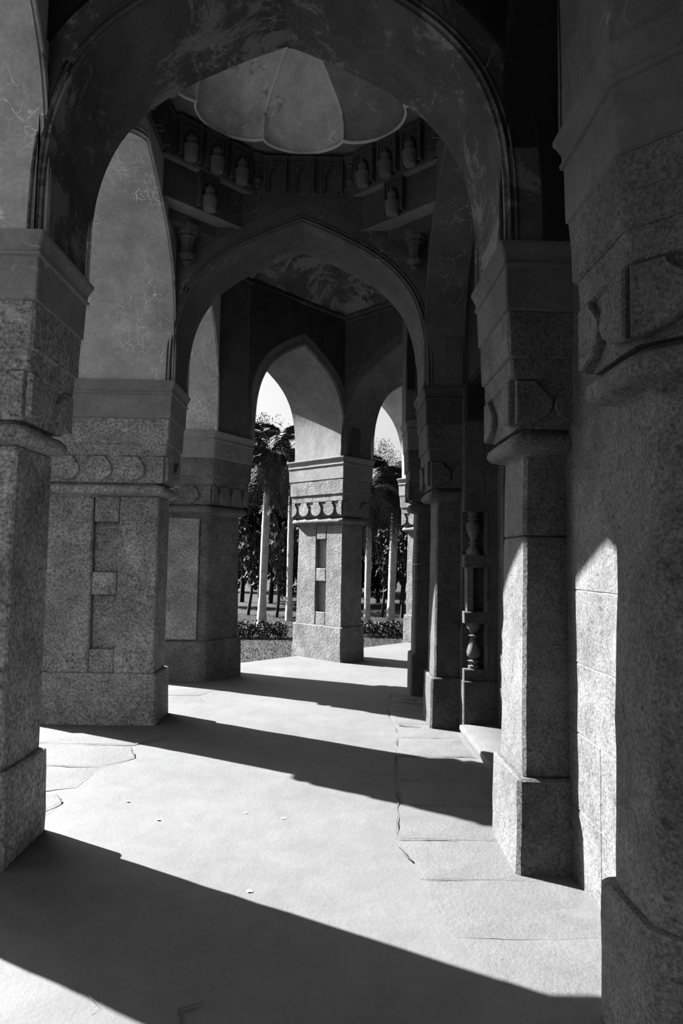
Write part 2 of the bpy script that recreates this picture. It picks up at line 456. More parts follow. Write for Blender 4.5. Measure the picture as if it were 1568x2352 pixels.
def outer_pier(label, O, ax, ay, w, t, gmat, pmat=None, niche=True, seams=()):
    """O near inner corner; ax points to the garden (depth w), ay along the arcade (thickness t). Near face carries two niches"""
    root = thing('stone_pier', label, 'pier', (O[0] + ax[0] * w / 2 + ay[0] * t / 2, O[1] + ax[1] * w / 2 + ay[1] * t / 2, 0))
    P = lambda u0, u1, v0, v1: frame_poly(O, ax, ay, u0, u1, v0, v1)
    full = P(0, w, 0, t)
    bm = bmesh.new(); block(bm, full, -.12, .478, .043, .036, .006, .02, .08, .012); obj('base_block', bm, gmat, root)
    if niche:
        a, b = .385, .625
        quick('shaft_core', P(.02, w - .02, .085, t), .47, 2.18, gmat, root, 0, -.02, .004)
        quick('shaft_block', P(0, a, 0, t), .474, 2.18, gmat, root, 0, -.004, .005, ch=.012)
        quick('shaft_block', P(b, w, 0, t), .474, 2.18, gmat, root, 0, -.02, .006, ch=.014)
        for z0, z1 in ((.474, .70), (1.22, 1.44), (1.93, 2.18)):
            quick('niche_filler', P(a + .002, b - .002, .004, .12), z0, z1, gmat, root, 0, 0, .003)
        for z0, z1 in ((.70, 1.22), (1.44, 1.93)):
            bm = bmesh.new(); block(bm, P(a + .002, b - .002, .078, .088), z0, z1, 0, 0, .002); obj('niche_back', bm, pmat or gmat, root)
    else:
        zz = [.474] + list(seams) + [2.18]
        for z0, z1 in zip(zz, zz[1:]):
            o = lambda z: -.02 * (z - .474) / 1.7
            quick('shaft_block', full, z0 + (.002 if z0 > .5 else 0), z1 - .002, gmat, root, o(z0), o(z1), .006, ch=.02)
    capital(root, full, (0, 1, 2, 3), gmat, pmat or PL_CAP_L)
    return root

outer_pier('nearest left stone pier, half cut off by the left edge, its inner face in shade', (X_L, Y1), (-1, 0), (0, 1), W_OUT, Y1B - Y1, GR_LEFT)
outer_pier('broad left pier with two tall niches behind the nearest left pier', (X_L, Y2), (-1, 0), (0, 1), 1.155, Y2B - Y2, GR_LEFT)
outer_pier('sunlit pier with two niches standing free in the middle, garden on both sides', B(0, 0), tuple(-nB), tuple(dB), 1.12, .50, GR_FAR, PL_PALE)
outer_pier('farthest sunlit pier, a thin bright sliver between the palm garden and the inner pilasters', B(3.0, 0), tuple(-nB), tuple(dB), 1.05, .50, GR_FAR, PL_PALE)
outer_pier('outer pier round the corner behind the viewer, out of the picture', mir(B(0, 0)), (nB.x * -1, nB.y), (dB.x, -dB.y), 1.05, .50, GR_LEFT)  # outside the view, built only to shape the light

def corner_pier(label, poly, gmat, edges, m=False, panel=False, seams=()):
    if m: poly = [mir(p) for p in poly][::-1]
    c = sum((V(p) for p in poly), V((0, 0))) / len(poly)
    root = thing('corner_pier', label, 'pier', (c.x, c.y, 0))
    bm = bmesh.new(); block(bm, poly, -.12, .478, .04, .036, .006, .02, .08, .012); obj('base_block', bm, gmat, root)
    zz = [.474] + list(seams) + [2.18]
    for z0, z1 in zip(zz, zz[1:]):
        o = lambda z: -.02 * (z - .474) / 1.7
        quick('shaft_block', poly, z0 + (.002 if z0 > .5 else 0), z1 - .002, gmat, root, o(z0), o(z1), .006, ch=.022)
    capital(root, poly, edges, gmat, PL_CAP_L if gmat is GR_LEFT or poly[0][0] < -2 else PL_CAP)
    return root
L3P = [(-2.70, 9.14), (-1.64, 9.14), (-1.28, 9.72), (-2.0, 10.44), (-2.76, 9.95)]
L3 = corner_pier('corner pier with a raised stone panel, between the broad left pier and the sunlit pier', L3P, GR_MID, (0, 1, 2))
quick('stone_panel', box(-2.6, -1.76, 9.105, 9.16), .50, 2.12, GR_LEFT, L3, 0, 0, .004, label='raised plain stone panel')
corner_pier('outer corner pier beside the viewer, out of the picture on the left', L3P, GR_LEFT, (0, 1, 2), m=True)  # unseen mirrored pier, built for its effect on the light
R3P = [(1.33, 8.18), (1.024, 8.18), (1.024, 8.50), (1.264, 8.74), (1.54, 8.46)]
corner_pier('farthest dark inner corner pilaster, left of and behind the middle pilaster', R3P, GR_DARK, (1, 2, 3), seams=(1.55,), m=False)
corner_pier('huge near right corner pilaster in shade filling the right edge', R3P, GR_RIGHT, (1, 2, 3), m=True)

def pilaster(label, y0, y1, gmat, seams=()):
    root = thing('stone_pilaster', label, 'pilaster', (1.15, (y0 + y1) / 2, 0))
    full = box(X_R, 1.32, y0, y1)
    bm = bmesh.new(); block(bm, full, -.12, .478, .043, .036, .006, .02, .08, .012); obj('base_block', bm, gmat, root)
    zz = [.474] + list(seams) + [2.18]
    for z0, z1 in zip(zz, zz[1:]):
        o = lambda z: -.02 * (z - .474) / 1.7
        quick('shaft_block', full, z0 + .002, z1 - .002, gmat, root, o(z0), o(z1), .006, ch=.018)
    capital(root, full, (0, 2, 3), gmat, PL_CAP if gmat is not GR_DARK else PL_WALL)
    return root
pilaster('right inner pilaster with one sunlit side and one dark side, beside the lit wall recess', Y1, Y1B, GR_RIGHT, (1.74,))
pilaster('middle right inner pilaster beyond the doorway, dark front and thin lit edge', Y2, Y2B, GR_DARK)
# inner pilaster carrying the arch on the next side
q = frame_poly((OB.x + nB.x * 2.69, OB.y + nB.y * 2.69), tuple(nB), tuple(dB), 0, .3, 0, .48)
corner_pier('inner pilaster on the next side of the tomb, hidden behind the corner pilaster', q, GR_DARK, (0, 3))

# ------------------------------------------------------------------ arches
PRO = [(1, 0), (.998, .2), (.99, .40), (.965, .62), (.91, .83), (.83, 1.005), (.70, 1.18), (.53, 1.33), (.34, 1.452), (.15, 1.558), (0, 1.63)]
def profile(a, zs=ZS, za=ZA, n=26):
    """right half from springing to apex, smoothed"""
    P = [V((x * a, zs + y / 1.63 * (za - zs))) for x, y in PRO]
    res = []
    for i in range(len(P) - 1):
        p0 = P[i - 1] if i else P[0] * 2 - P[1]; p3 = P[i + 2] if i + 2 < len(P) else P[i + 1] * 2 - P[i]
        for k in range(4):
            t = k / 4
            res.append(.5 * ((2 * P[i]) + (P[i + 1] - p0) * t + (2 * p0 - 5 * P[i] + 4 * P[i + 1] - p3) * t * t + (3 * P[i] - p0 - 3 * P[i + 1] + p3) * t ** 3))
    res.append(P[-1]); return res
def offset_profile(pr, o):
    res = []
    for i, p in enumerate(pr):
        a = pr[max(0, i - 1)]; b = pr[min(len(pr) - 1, i + 1)]
        t = (b - a).normalized(); nn = V((t.y, -t.x))
        q = p + nn * o
        if i == 0: q = V((p.x + o, p.y))
        if i == len(pr) - 1: q = V((0, p.y + o * 1.12))
        res.append(q)
    for q in res: q.x = max(q.x, 0)
    return res
def both(pr): return [V((-p.x, p.y)) for p in pr] + [V((p.x, p.y)) for p in pr[::-1][1:]]   # left springing > apex > right springing
def pl3(O, S, N, s, z, n): return V((O[0] + S[0] * s + N[0] * n, O[1] + S[1] * s + N[1] * n, z))
def ring_slab(bm, O, S, N, inner, outer, n0, n1):
    """solid between two polylines with the same number of points"""
    rows = []
    for pl in (inner, outer):
        for nn in (n0, n1): rows.append([bm.verts.new(pl3(O, S, N, p[0], p[1], nn)) for p in pl])
    i0, i1, o0, o1 = rows
    for k in range(len(inner) - 1):
        for a, b in ((i0, i1), (o0, o1), (i0, o0), (i1, o1)):
            bm.faces.new((a[k], a[k + 1], b[k + 1], b[k]))
    for k in (0, -1): bm.faces.new((i0[k], i1[k], o1[k], o0[k]))
def wall_over(bm, O, S, N, ow, sl, sr, top, n0, n1):
    """wall pierced by an arch: the two haunches and the part over the apex"""
    k = max(range(len(ow)), key=lambda i: ow[i].y); za = ow[k].y
    for side, pts in ((-sl, ow[:k + 1]), (sr, ow[k:])):
        ring_slab(bm, O, S, N, pts, [V((side, p.y)) for p in pts], n0, n1)
    rect = [V((-sl, za)), V((sr, za)), V((sr, top)), V((-sl, top))]
    a = [bm.verts.new(pl3(O, S, N, p[0], p[1], n0)) for p in rect]; b = [bm.verts.new(pl3(O, S, N, p[0], p[1], n1)) for p in rect]
    for i in range(4): j = (i + 1) % 4; bm.faces.new((a[i], a[j], b[j], b[i]))
    bm.faces.new(a); bm.faces.new(b)
def arch(label, O, S, N, a, sl, sr, T, mat, wallmat, band=.20, proud=.03, bead=True, za=ZA, top=ZTOP, back_proud=None, name='pointed_arch', m=False):
    """O: middle of the opening on the front plane; S along the span, N into the wall (thickness T)"""
    if m: O = mir(O); S = (S[0], -S[1]); N = (N[0], -N[1])
    root = thing(name, label, 'arch', (O[0] + N[0] * T / 2, O[1] + N[1] * T / 2, ZS))
    pr = profile(a, za=za); L = both(pr)
    bp = proud if back_proud is None else back_proud
    if band:
        ow = [V((max(-sl, min(sr, p.x)), p.y)) for p in both(offset_profile(pr, band))]
        bm = bmesh.new()
        ring_slab(bm, O, S, N, L, ow, 0, T); obj('arch_ring', bm, mat, root, 30)
    else: ow = L
    bm = bmesh.new()
    wall_over(bm, O, S, N, ow, sl, sr, top, -proud, T + bp); obj('spandrel' if band else 'arch_wall', bm, wallmat if band else mat, root, 30)
    if bead:
        for nn in ((-.004, T + .004) if bead == 2 else (-.004,)):
            bm = bmesh.new()
            Lo = both(offset_profile(pr, .028))
            tube(bm, [pl3(O, S, N, p.x, p.y, nn) for p in Lo], .013, 6)
            obj('bead_moulding', bm, mat, root, 60)
            bm = bmesh.new()
            Lo = both(offset_profile(pr, .062))
            tube(bm, [pl3(O, S, N, p.x, p.y, nn) for p in Lo], .009, 6)
            obj('bead_moulding', bm, mat, root, 60)
    return root
XC = (X_L + X_R) / 2; A_T = (X_R - X_L) / 2 - OC          # transverse arches: centre -0.3245, half span 1.2285
arch('near pointed arch framing the domed bay, with peeling plaster on its left underside', (XC, Y1 - OC), (1, 0), (0, 1), A_T, A_T + .02, A_T + .36, Y1B - Y1 + 2 * OC, PL_PEEL, PL_DARK, bead=2)
arch('second pointed arch under the carved frieze of the dome', (XC, Y2 - OC), (1, 0), (0, 1), A_T, A_T + .02, A_T + .36, Y2B - Y2 + 2 * OC, PL_ARCH, PL_FRIEZE, bead=2, proud=.02, back_proud=.03)
arch('third pointed arch on the next side, right of the middle sunlit pier', (OB.x + nB.x * 1.345 - dB.x * OC, OB.y + nB.y * 1.345 - dB.y * OC), tuple(nB), tuple(dB), 1.225, 1.245, 1.5, .74, PL_ARCH, PL_FRIEZE, bead=1)
arch('transverse arch behind the viewer, out of the picture', (OB.x + nB.x * 1.345 - dB.x * OC, OB.y + nB.y * 1.345 - dB.y * OC), tuple(nB), tuple(dB), 1.225, 1.6, 1.5, .74, PL_ARCH, PL_FRIEZE, bead=0, m=True)  # unseen arch, added to hold back light from behind
XO = X_L + OC
yc = (Y1B + Y2) / 2; a2 = (Y2 - Y1B) / 2 - OC
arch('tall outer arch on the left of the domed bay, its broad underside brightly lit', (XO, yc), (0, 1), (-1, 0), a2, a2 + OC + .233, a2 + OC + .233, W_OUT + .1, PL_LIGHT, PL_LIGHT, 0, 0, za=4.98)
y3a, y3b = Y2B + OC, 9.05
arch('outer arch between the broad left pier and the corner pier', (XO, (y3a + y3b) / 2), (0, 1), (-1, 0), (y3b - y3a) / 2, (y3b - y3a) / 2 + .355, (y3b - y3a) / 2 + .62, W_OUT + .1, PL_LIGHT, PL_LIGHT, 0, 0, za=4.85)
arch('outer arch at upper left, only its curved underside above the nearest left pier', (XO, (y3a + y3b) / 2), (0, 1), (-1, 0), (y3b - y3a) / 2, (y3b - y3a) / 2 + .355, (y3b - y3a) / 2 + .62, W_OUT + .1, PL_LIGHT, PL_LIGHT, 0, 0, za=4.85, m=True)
t0, t1 = -OC, -1.98
arch('garden arch with a half sunlit underside left of the middle pier', B((t0 + t1) / 2, OC), tuple(dB), tuple(-nB), (t0 - t1) / 2, (t0 - t1) / 2 + .22, (t0 - t1) / 2 + .37, 1.2, PL_PALE, PL_WALL, .17, .025)
arch('outer garden arch behind the viewer, out of the picture', B((t0 + t1) / 2, OC), tuple(dB), tuple(-nB), (t0 - t1) / 2, (t0 - t1) / 2 + .22, (t0 - t1) / 2 + .37, 1.2, PL_LIGHT, PL_WALL, .17, .025, m=True)  # unseen mirrored arch, built to shape light entering from behind
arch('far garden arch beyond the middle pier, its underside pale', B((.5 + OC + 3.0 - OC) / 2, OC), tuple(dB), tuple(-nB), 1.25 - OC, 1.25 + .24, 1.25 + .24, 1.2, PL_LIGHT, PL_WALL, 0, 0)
# blind arches of the inner wall
XI = X_R - OC
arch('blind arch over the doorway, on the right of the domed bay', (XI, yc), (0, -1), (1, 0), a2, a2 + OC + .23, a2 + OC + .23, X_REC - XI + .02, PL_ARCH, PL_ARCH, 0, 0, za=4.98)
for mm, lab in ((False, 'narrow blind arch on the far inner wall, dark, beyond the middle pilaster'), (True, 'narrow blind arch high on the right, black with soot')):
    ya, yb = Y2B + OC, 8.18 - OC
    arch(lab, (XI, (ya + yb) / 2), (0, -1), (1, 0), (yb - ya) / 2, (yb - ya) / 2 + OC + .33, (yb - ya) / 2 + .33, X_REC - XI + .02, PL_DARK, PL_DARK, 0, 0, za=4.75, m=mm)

# ------------------------------------------------------------------ inner wall with its doorway
wall_right = None
bm = bmesh.new()
def wallpoly(y0, y1, z0, z1, x0=1.285, x1=1.95): prism(bm, box(x0, x1, y0, y1), z0, z1)
wallpoly(2.1, 4.25, -.1, ZTOP); wallpoly(6.62, 8.5, -.1, ZTOP); wallpoly(4.25, 6.62, 3.3, ZTOP)
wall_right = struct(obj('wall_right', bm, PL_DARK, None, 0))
# coursed stones in the sunlit recess between the near pilasters
courses = [0, .36, .74, 1.09, 1.46, 2.10, 2.62, 3.28]
for i, (z0, z1) in enumerate(zip(courses, courses[1:])):
    yy = [2.40, 3.19, 3.62] if i < 2 else ([2.40, 2.78, 3.62] if i % 2 else [2.40, 3.62])
    for ya, yb in zip(yy, yy[1:]):
        bm = bmesh.new(); block(bm, box(X_REC, 1.30, ya + .0015, yb - .0015), z0 + (.002 if i else -.05), z1 - .002, 0, 0, .0035, .004, .07, .004)
        obj('stone', bm, GR_RIGHT, wall_right)
bm = bmesh.new(); prism(bm, box(1.2745, 1.29, 2.40, 3.62), -.05, 3.28); obj('mortar', bm, MORTAR, wall_right, 0)
for z0, z1 in zip(courses, courses[1:]):
    bm = bmesh.new(); block(bm, box(X_REC, 1.30, 7.0, 8.2), z0 - .05 * (z0 == 0), z1 - .004, 0, 0, .004, .008); obj('stone', bm, GR_DARK, wall_right)
# inner walls of the neighbouring sides
for mm in (False, True):
    pts = [(1.53, 8.72), (3.9, 11.1), (4.4, 10.6), (1.95, 8.2)]
    if mm: pts = [mir(p) for p in pts][::-1]
    bm = bmesh.new(); prism(bm, pts, -.1, ZTOP); struct(obj('wall_near' if mm else 'wall_far', bm, PL_DARK, None, 0))

# doorway: stepped stone jambs with carved corner openings, lintel, dark backing in place of the chamber
door = bpy.data.objects.new('door_1', None); COL.objects.link(door); door['kind'] = 'structure'
DJ = 6.40
def dq(name, poly, z0, z1, mat=GR_DARK, o=0, amp=.003, parent=None, e=.006):
    bm = bmesh.new(); block(bm, poly, z0, z1, o, o, amp, .008, .09, e); return obj(name, bm, mat, parent or door)
slots = [(.59, 1.01), (1.125, 1.54), (1.66, 2.07)]
dq('jamb', box(1.47, 1.60, DJ, 6.70), -.1, 3.30); dq('jamb', box(1.272, 1.48, DJ + .13, 6.70), -.1, 3.30)
zc = [-.1] + [z for s in slots for z in s] + [3.30]
for z0, z1 in zip(zc[::2], zc[1::2]): dq('jamb_block', box(1.270, 1.475, DJ, DJ + .14), z0, z1)
dq('jamb_base', box(1.262, 1.60, DJ - .035, 6.60), -.1, .48)
dq('jamb', box(1.59, 2.15, DJ - .20, 6.72), -.1, 3.30); dq('jamb_base', box(1.585, 2.15, DJ - .24, 6.6), -.1, .44)
dq('corbel', box(1.272, 2.1, DJ - .10, 6.6), 2.95, 3.30, PL_DARK)
bal = [(.048, 0), (.052, .03), (.034, .045), (.056, .075), (.030, .095), (.058, .12), (.062, .16), (.050, .21), (.030, .265), (.022, .29), (.046, .31), (.026, .33), (.045, .365), (.060, .385), (.060, .43)]
for i, (z0, z1) in enumerate(slots):
    c = (1.372, DJ + .062, z0 - .004)
    if i != 1:
        k = (z1 - z0 + .01) / .43
        bm = bmesh.new(); pr = [(r * 1.12, z * k) for r, z in bal]
        if i == 2: pr = [(r, (z1 - z0 + .01) - z) for r, z in pr[::-1]]
        lathe(bm, c, pr, 8, math.pi / 8); obj('carved_baluster', bm, GR_RIGHT, door, 50)
    else:
        dq('carved_post', box(1.30, 1.37, DJ + .02, DJ + .14), z0 - .005, z1 + .005, GR_RIGHT)
    for s in (0, 1):   # thin frame fillets round each opening
        zf = z0 - .022 if s == 0 else z1 + .004
        dq('fillet', box(1.28, 1.50, DJ - .006, DJ + .02), zf, zf + .018, GR_DARK, 0, .0)
    dq('fillet', box(1.487, 1.502, DJ - .006, DJ + .02), z0 - .02, z1 + .02, GR_DARK, 0, 0)
dj2 = 10.65 - DJ
dq('jamb', box(1.272, 1.60, 3.95, dj2), -.1, 3.30); dq('jamb_base', box(1.262, 1.60, 4.0, dj2 + .03), -.1, .48)
dq('jamb', box(1.59, 2.15, 3.95, dj2 + .2), -.1, 3.30)
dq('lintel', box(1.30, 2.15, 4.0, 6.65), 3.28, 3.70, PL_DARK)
bm = bmesh.new(); prism(bm, box(2.15, 2.3, 3.6, 7.0), -.1, 4.2); obj('dark_backing', bm, PL_DARK, door, 0)  # added dark wall closing the doorway, stands in for the unlit chamber
st = thing('threshold_step', 'low stone threshold step with a rounded end at the foot of the doorway', 'step', (1.35, 5.8, 0))
bm = bmesh.new()
pts = [(1.225, 6.36), (1.58, 6.36), (1.58, 5.25)] + [(1.40 + .175 * math.cos(t), 5.26 + .17 * math.sin(t)) for t in [math.radians(x) for x in (-20, -50, -90, -130, -160)]] + [(1.225, 5.25)]
pts = pts[::-1]
loft(bm, pts, [(-.02, -.03), (.01, -.015), (.055, .004), (.085, .0), (.092, -.015)], .1, .004, .004)
obj('step_slab', bm, FLAG, st)

# ------------------------------------------------------------------ the domed bay
DC = V((XC, (Y1B + Y2) / 2))                  # centre of the bay
HX, HY = A_T, a2                               # half sizes
dome = thing('ribbed_dome', 'ribbed plaster dome on a carved niche frieze over the bay between the two big arches', 'dome', (DC.x, DC.y, 5.2))
ZF0, ZF1 = 5.19, 5.565
hv = .47                                        # half width of the straight faces
OCT = [(hv, HY), (-hv, HY), (-HX, hv), (-HX, -hv), (-hv, -HY), (hv, -HY), (HX, -hv), (HX, hv)]   # counter clockwise from far right
OCT = [V((DC.x + x, DC.y + y)) for x, y in OCT]
def inward(a, b):
    d = (b - a).normalized(); n = V((-d.y, d.x))
    return d, n
def niche_mesh():
    """framed panel with a cusped pointed recess; local x across, z up, -y out of the wall"""
    bm = bmesh.new(); w, h = .108, .335
    ar = [(-.062, .0), (-.062, .15), (-.07, .155), (-.07, .17), (-.052, .175), (-.048, .205), (-.025, .23), (0, .262), (.025, .23), (.048, .205), (.052, .175), (.07, .17), (.07, .155), (.062, .15), (.062, .0)]
    def lay(y): return [bm.verts.new((x, y, z)) for x, z in ar]
    o = [(-w + .02, 0), (-w + .02, h - .02), (w - .02, h - .02), (w - .02, 0)]
    f, b = lay(-.012), lay(.035)
    for i in range(len(ar) - 1): bm.faces.new((f[i], f[i + 1], b[i + 1], b[i]))
    k = len(ar) // 2; hw_ = w - .02
    for side, idx in ((-hw_, range(0, k + 1)), (hw_, range(k, len(ar)))):
        ev = {i: bm.verts.new((side, -.012, ar[i][1])) for i in idx}
        for i in list(idx)[:-1]:
            if abs(ar[i][1] - ar[i + 1][1]) > 1e-6: bm.faces.new((f[i], f[i + 1], ev[i + 1], ev[i]))
    bm.faces.new([bm.verts.new((x, -.012, z)) for x, z in ((-hw_, ar[k][1]), (hw_, ar[k][1]), (hw_, h - .02), (-hw_, h - .02))])
    for i in range(1, len(ar) - 1):      # raised fillet that follows the cusped arch
        p, q = ar[i], ar[i + 1]
        if i < len(ar) - 2: tube(bm, [(p[0], -.016, p[1]), (q[0], -.016, q[1])], .005, 4)
    bm.faces.new(b)
    def bar(x0, x1, z0, z1, y):
        c = [bm.verts.new((x, yy, z)) for yy in (.03, y) for x, z in ((x0, z0), (x1, z0), (x1, z1), (x0, z1))]
        for q in ((4, 5, 6, 7), (0, 1, 5, 4), (1, 2, 6, 5), (2, 3, 7, 6), (3, 0, 4, 7)): bm.faces.new([c[i] for i in q])
    bar(-w, -w + .018, 0, h, -.03); bar(w - .018, w, 0, h, -.03); bar(-w + .018, w - .018, h - .018, h, -.03)
    bar(-w - .012, w + .012, h, h + .014, -.038)
    for x0, x1, z0, z1 in ((-.082, -.060, .20, .30), (.060, .082, .20, .30), (-.05, -.02, .262, .30), (.02, .05, .262, .30), (-.018, .018, .275, .306)):   # carved leaves in the spandrels
        bar(x0, x1, z0, z1, -.022)
    bmesh.ops.recalc_face_normals(bm, faces=bm.faces[:])
    me = bpy.data.meshes.new('niche'); bm.to_mesh(me); bm.free(); me.materials.append(PL_FRIEZE); return me
def pot_mesh():
    bm = bmesh.new()
    lathe(bm, (0, 0, 0), [(.052, -.065), (.062, -.05), (.066, .0), (.070, .045), (.072, .06), (.058, .066), (.036, .07), (.034, .078), (.047, .10), (.050, .125), (.042, .15), (.024, .172), (.008, .19), (.003, .2)], 14)
    bmesh.ops.recalc_face_normals(bm, faces=bm.faces[:])
    me = bpy.data.meshes.new('bud_finial'); bm.to_mesh(me); bm.free(); me.materials.append(PL_POT)
    me.polygons.foreach_set('use_smooth', [True] * len(me.polygons)); me.set_sharp_from_angle(angle=.8); return me
def bracket_mesh():
    bm = bmesh.new()
    lathe(bm, (0, 0, 0), [(.004, -.13), (.03, -.10), (.02, -.085), (.05, -.06), (.058, -.04), (.044, -.03), (.040, .03), (.05, .09), (.062, .11), (.056, .125), (.075, .14), (.082, .175), (.09, .18), (.09, .205)], 8, math.pi / 8)
    bmesh.ops.recalc_face_normals(bm, faces=bm.faces[:])
    me = bpy.data.meshes.new('corner_bracket'); bm.to_mesh(me); bm.free(); me.materials.append(PL_FRIEZE); return me
NICHE, POT, BRK = niche_mesh(), pot_mesh(), bracket_mesh()
def place_niche(p, d, z, pot, parent=dome, s=1.0):
    ang = math.atan2(d.y, d.x)
    mw = Matrix.Translation((p.x, p.y, z)) @ Matrix.Rotation(ang, 4, 'Z') @ Matrix.Scale(s, 4)
    n = inst('niche', NICHE, parent, mw)
    if pot:
        c = bpy.data.objects.new('bud_finial', POT); COL.objects.link(c); c.parent = n; c.location = (0, -.035, .035)
    return n
for i in range(8):
    a, b = OCT[i], OCT[(i + 1) % 8]
    d, n = inward(a, b)                         # n points to the bay's centre
    L = (b - a).length
    diag = i % 2 == 1
    # panel of the frieze
    bm = bmesh.new()
    back = .25 if not diag else .12
    a3, b3 = a + n * .034, b + n * .034
    prism(bm, [tuple(a3 - d * .0), tuple(b3), tuple(b - n * back), tuple(a - n * back)], ZF0 if diag else ZF0 + .0, ZF1 + .05)
    obj('frieze_panel', bm, PL_FRIEZE, dome, 0)
    k = 3
    for j in range(k):
        p = a + d * (L * (j + .5) / k) * 1.0
        p = a + d * (L * .5 + (j - 1) * .275)
        place_niche(p + n * .066, -d, ZF0 + (.01 if diag else .0), diag)
    # bracket at the vertex
    v = a; nn = (DC - v).normalized()
    inst('corner_bracket', BRK, dome, Matrix.Translation((v.x + nn.x * .03, v.y + nn.y * .03, ZF0 + .17)))
bm = bmesh.new(); P8 = [DC + (p - DC) * .965 for p in OCT]
tube(bm, [(p.x, p.y, ZF1 - .01) for p in P8], .022, 6, True); obj('frieze_cornice', bm, PL_FRIEZE, dome, 60)
# corbelled corner tiers below the diagonal faces
for sx in (-1, 1):
    for sy in (-1, 1):
        cx, cy = DC.x + sx * HX, DC.y + sy * HY
        def tri(ax, ay): return [(cx + sx * .06, cy + sy * .06), (cx - sx * ax, cy + sy * .06), (cx - sx * ax, cy), (cx, cy - sy * ay), (cx + sx * .06, cy - sy * ay)]
        def solid(ax, ay, z0, z1, name, mat):
            bm = bmesh.new(); prism(bm, tri(ax, ay), z0, z1); return obj(name, bm, mat, dome, 0)
        solid(.655, .60, 4.845, ZF0 + .01, 'corner_tier', PL_FRIEZE)
        solid(.40, .38, 4.735, 4.85, 'corner_tier', PL_FRIEZE)
        bm = bmesh.new(); prism(bm, tri(.757, .68), ZF0 - .006, ZF0 + .004); obj('corner_soffit', bm, PL_LEDGE, dome, 0)
        bm = bmesh.new(); prism(bm, tri(.65, .595), 4.838, 4.847); obj('corner_soffit', bm, PL_LEDGE, dome, 0)
        a = V((cx - sx * .655, cy)); b = V((cx, cy - sy * .60))
        if sx * sy < 0: a, b = b, a
        d = (b - a).normalized(); n = V((-d.y, d.x))
        if n.dot(DC - a) < 0: d, n = -d, -n
        mid = (a + b) / 2
        place_niche(mid + n * .036, -d, 4.86, True)
        cc = V((cx - sx * .13, cy - sy * .13))
        inst('corner_bracket', BRK, dome, Matrix.Translation((cc.x, cc.y, 4.54)) @ Matrix.Diagonal((1.4, 1.4, 1.15, 1)))
# dome shell: eight hollow gores between ribs
ZD, HD = 5.595, 0.56
DR = [(0, 1), (.15, 1.0), (.3, .985), (.45, .95), (.55, .87), (.65, .70), (.75, .53), (.83, .39), (.92, .21), (1, .03)]
def dome_r(t):
    for (a, ra), (b, rb) in zip(DR, DR[1:]):
        if t <= b: return ra + (rb - ra) * (t - a) / (b - a)
    return .03
NPH, NT_ = 12, 16
def gore(g):
    bm = bmesh.new(); rows = []
    for j in range(NT_ + 1):
        t = (j / NT_) * .995; row = []
        for i in range(NPH + 1):
            k = i / NPH; ph = math.pi / 8 + (g + k) * math.pi / 4
            r = (.97 + .135 * math.sin(math.pi * k) ** .75 * (1 - t * .75)) * dome_r(t)
            row.append(bm.verts.new((DC.x + r * math.cos(ph) * 1.03, DC.y + r * math.sin(ph) * .985, ZD + HD * t)))
        rows.append(row)
    for a, b in zip(rows, rows[1:]):
        for i in range(NPH): bm.faces.new((a[i], a[i + 1], b[i + 1], b[i]))
    return bm, rows
for g in range(8):
    bm, rows = gore(g)
    base = [v.co.copy() for v in rows[0]]
    obj('dome_gore', bm, PL_DOME_DARK if g == 0 else PL_DOME, dome, 60, label='darker gore with paler patches' if g == 0 else None)
    ph = math.pi / 8 + g * math.pi / 4
    bm = bmesh.new()
    tube(bm, [(DC.x + (.97 * dome_r(t) - .006) * math.cos(ph) * 1.03, DC.y + (.97 * dome_r(t) - .006) * math.sin(ph) * .985, ZD + HD * t) for t in [j / 16 * .99 for j in range(17)]], .017, 6)
    tube(bm, [(p.x, p.y, p.z) for p in base], .015, 6)
    obj('dome_rib', bm, PL_RIB, dome, 60)
    # flat ring between the frieze and this gore

    bm = bmesh.new(); outer = []
    for i in range(NPH + 1):
        k = i / NPH; phk = math.pi / 8 + (g + k) * math.pi / 4
        outer.append((DC.x + 1.32 * HX * math.cos(phk), DC.y + 1.32 * HY * math.sin(phk), ZD))
    ov = [bm.verts.new(p) for p in outer]; iv = [bm.verts.new(p) for p in base]
    for i in range(NPH): bm.faces.new((ov[i], ov[i + 1], iv[i + 1], iv[i]))
    obj('ring_soffit', bm, PL_LEDGE, dome, 0)

bm = bmesh.new()
lathe(bm, (DC.x, DC.y, ZD + HD * .77), [(.02, -.05), (.10, -.045), (.13, -.02), (.21, -.02), (.22, .0), (.285, .005), (.30, .03), (.28, .12)], 24)
boss = obj('boss', bm, PL_FRIEZE, dome, 40, label='dark carved boss at the crown')
for k in range(16):
    a = k * math.tau / 16
    bm = bmesh.new(); lathe(bm, (DC.x + .25 * math.cos(a), DC.y + .25 * math.sin(a), ZD + HD * .77), [(.004, -.022), (.022, -.012), (.026, .01)], 6); obj('boss_leaf', bm, PL_FRIEZE, boss, 40)

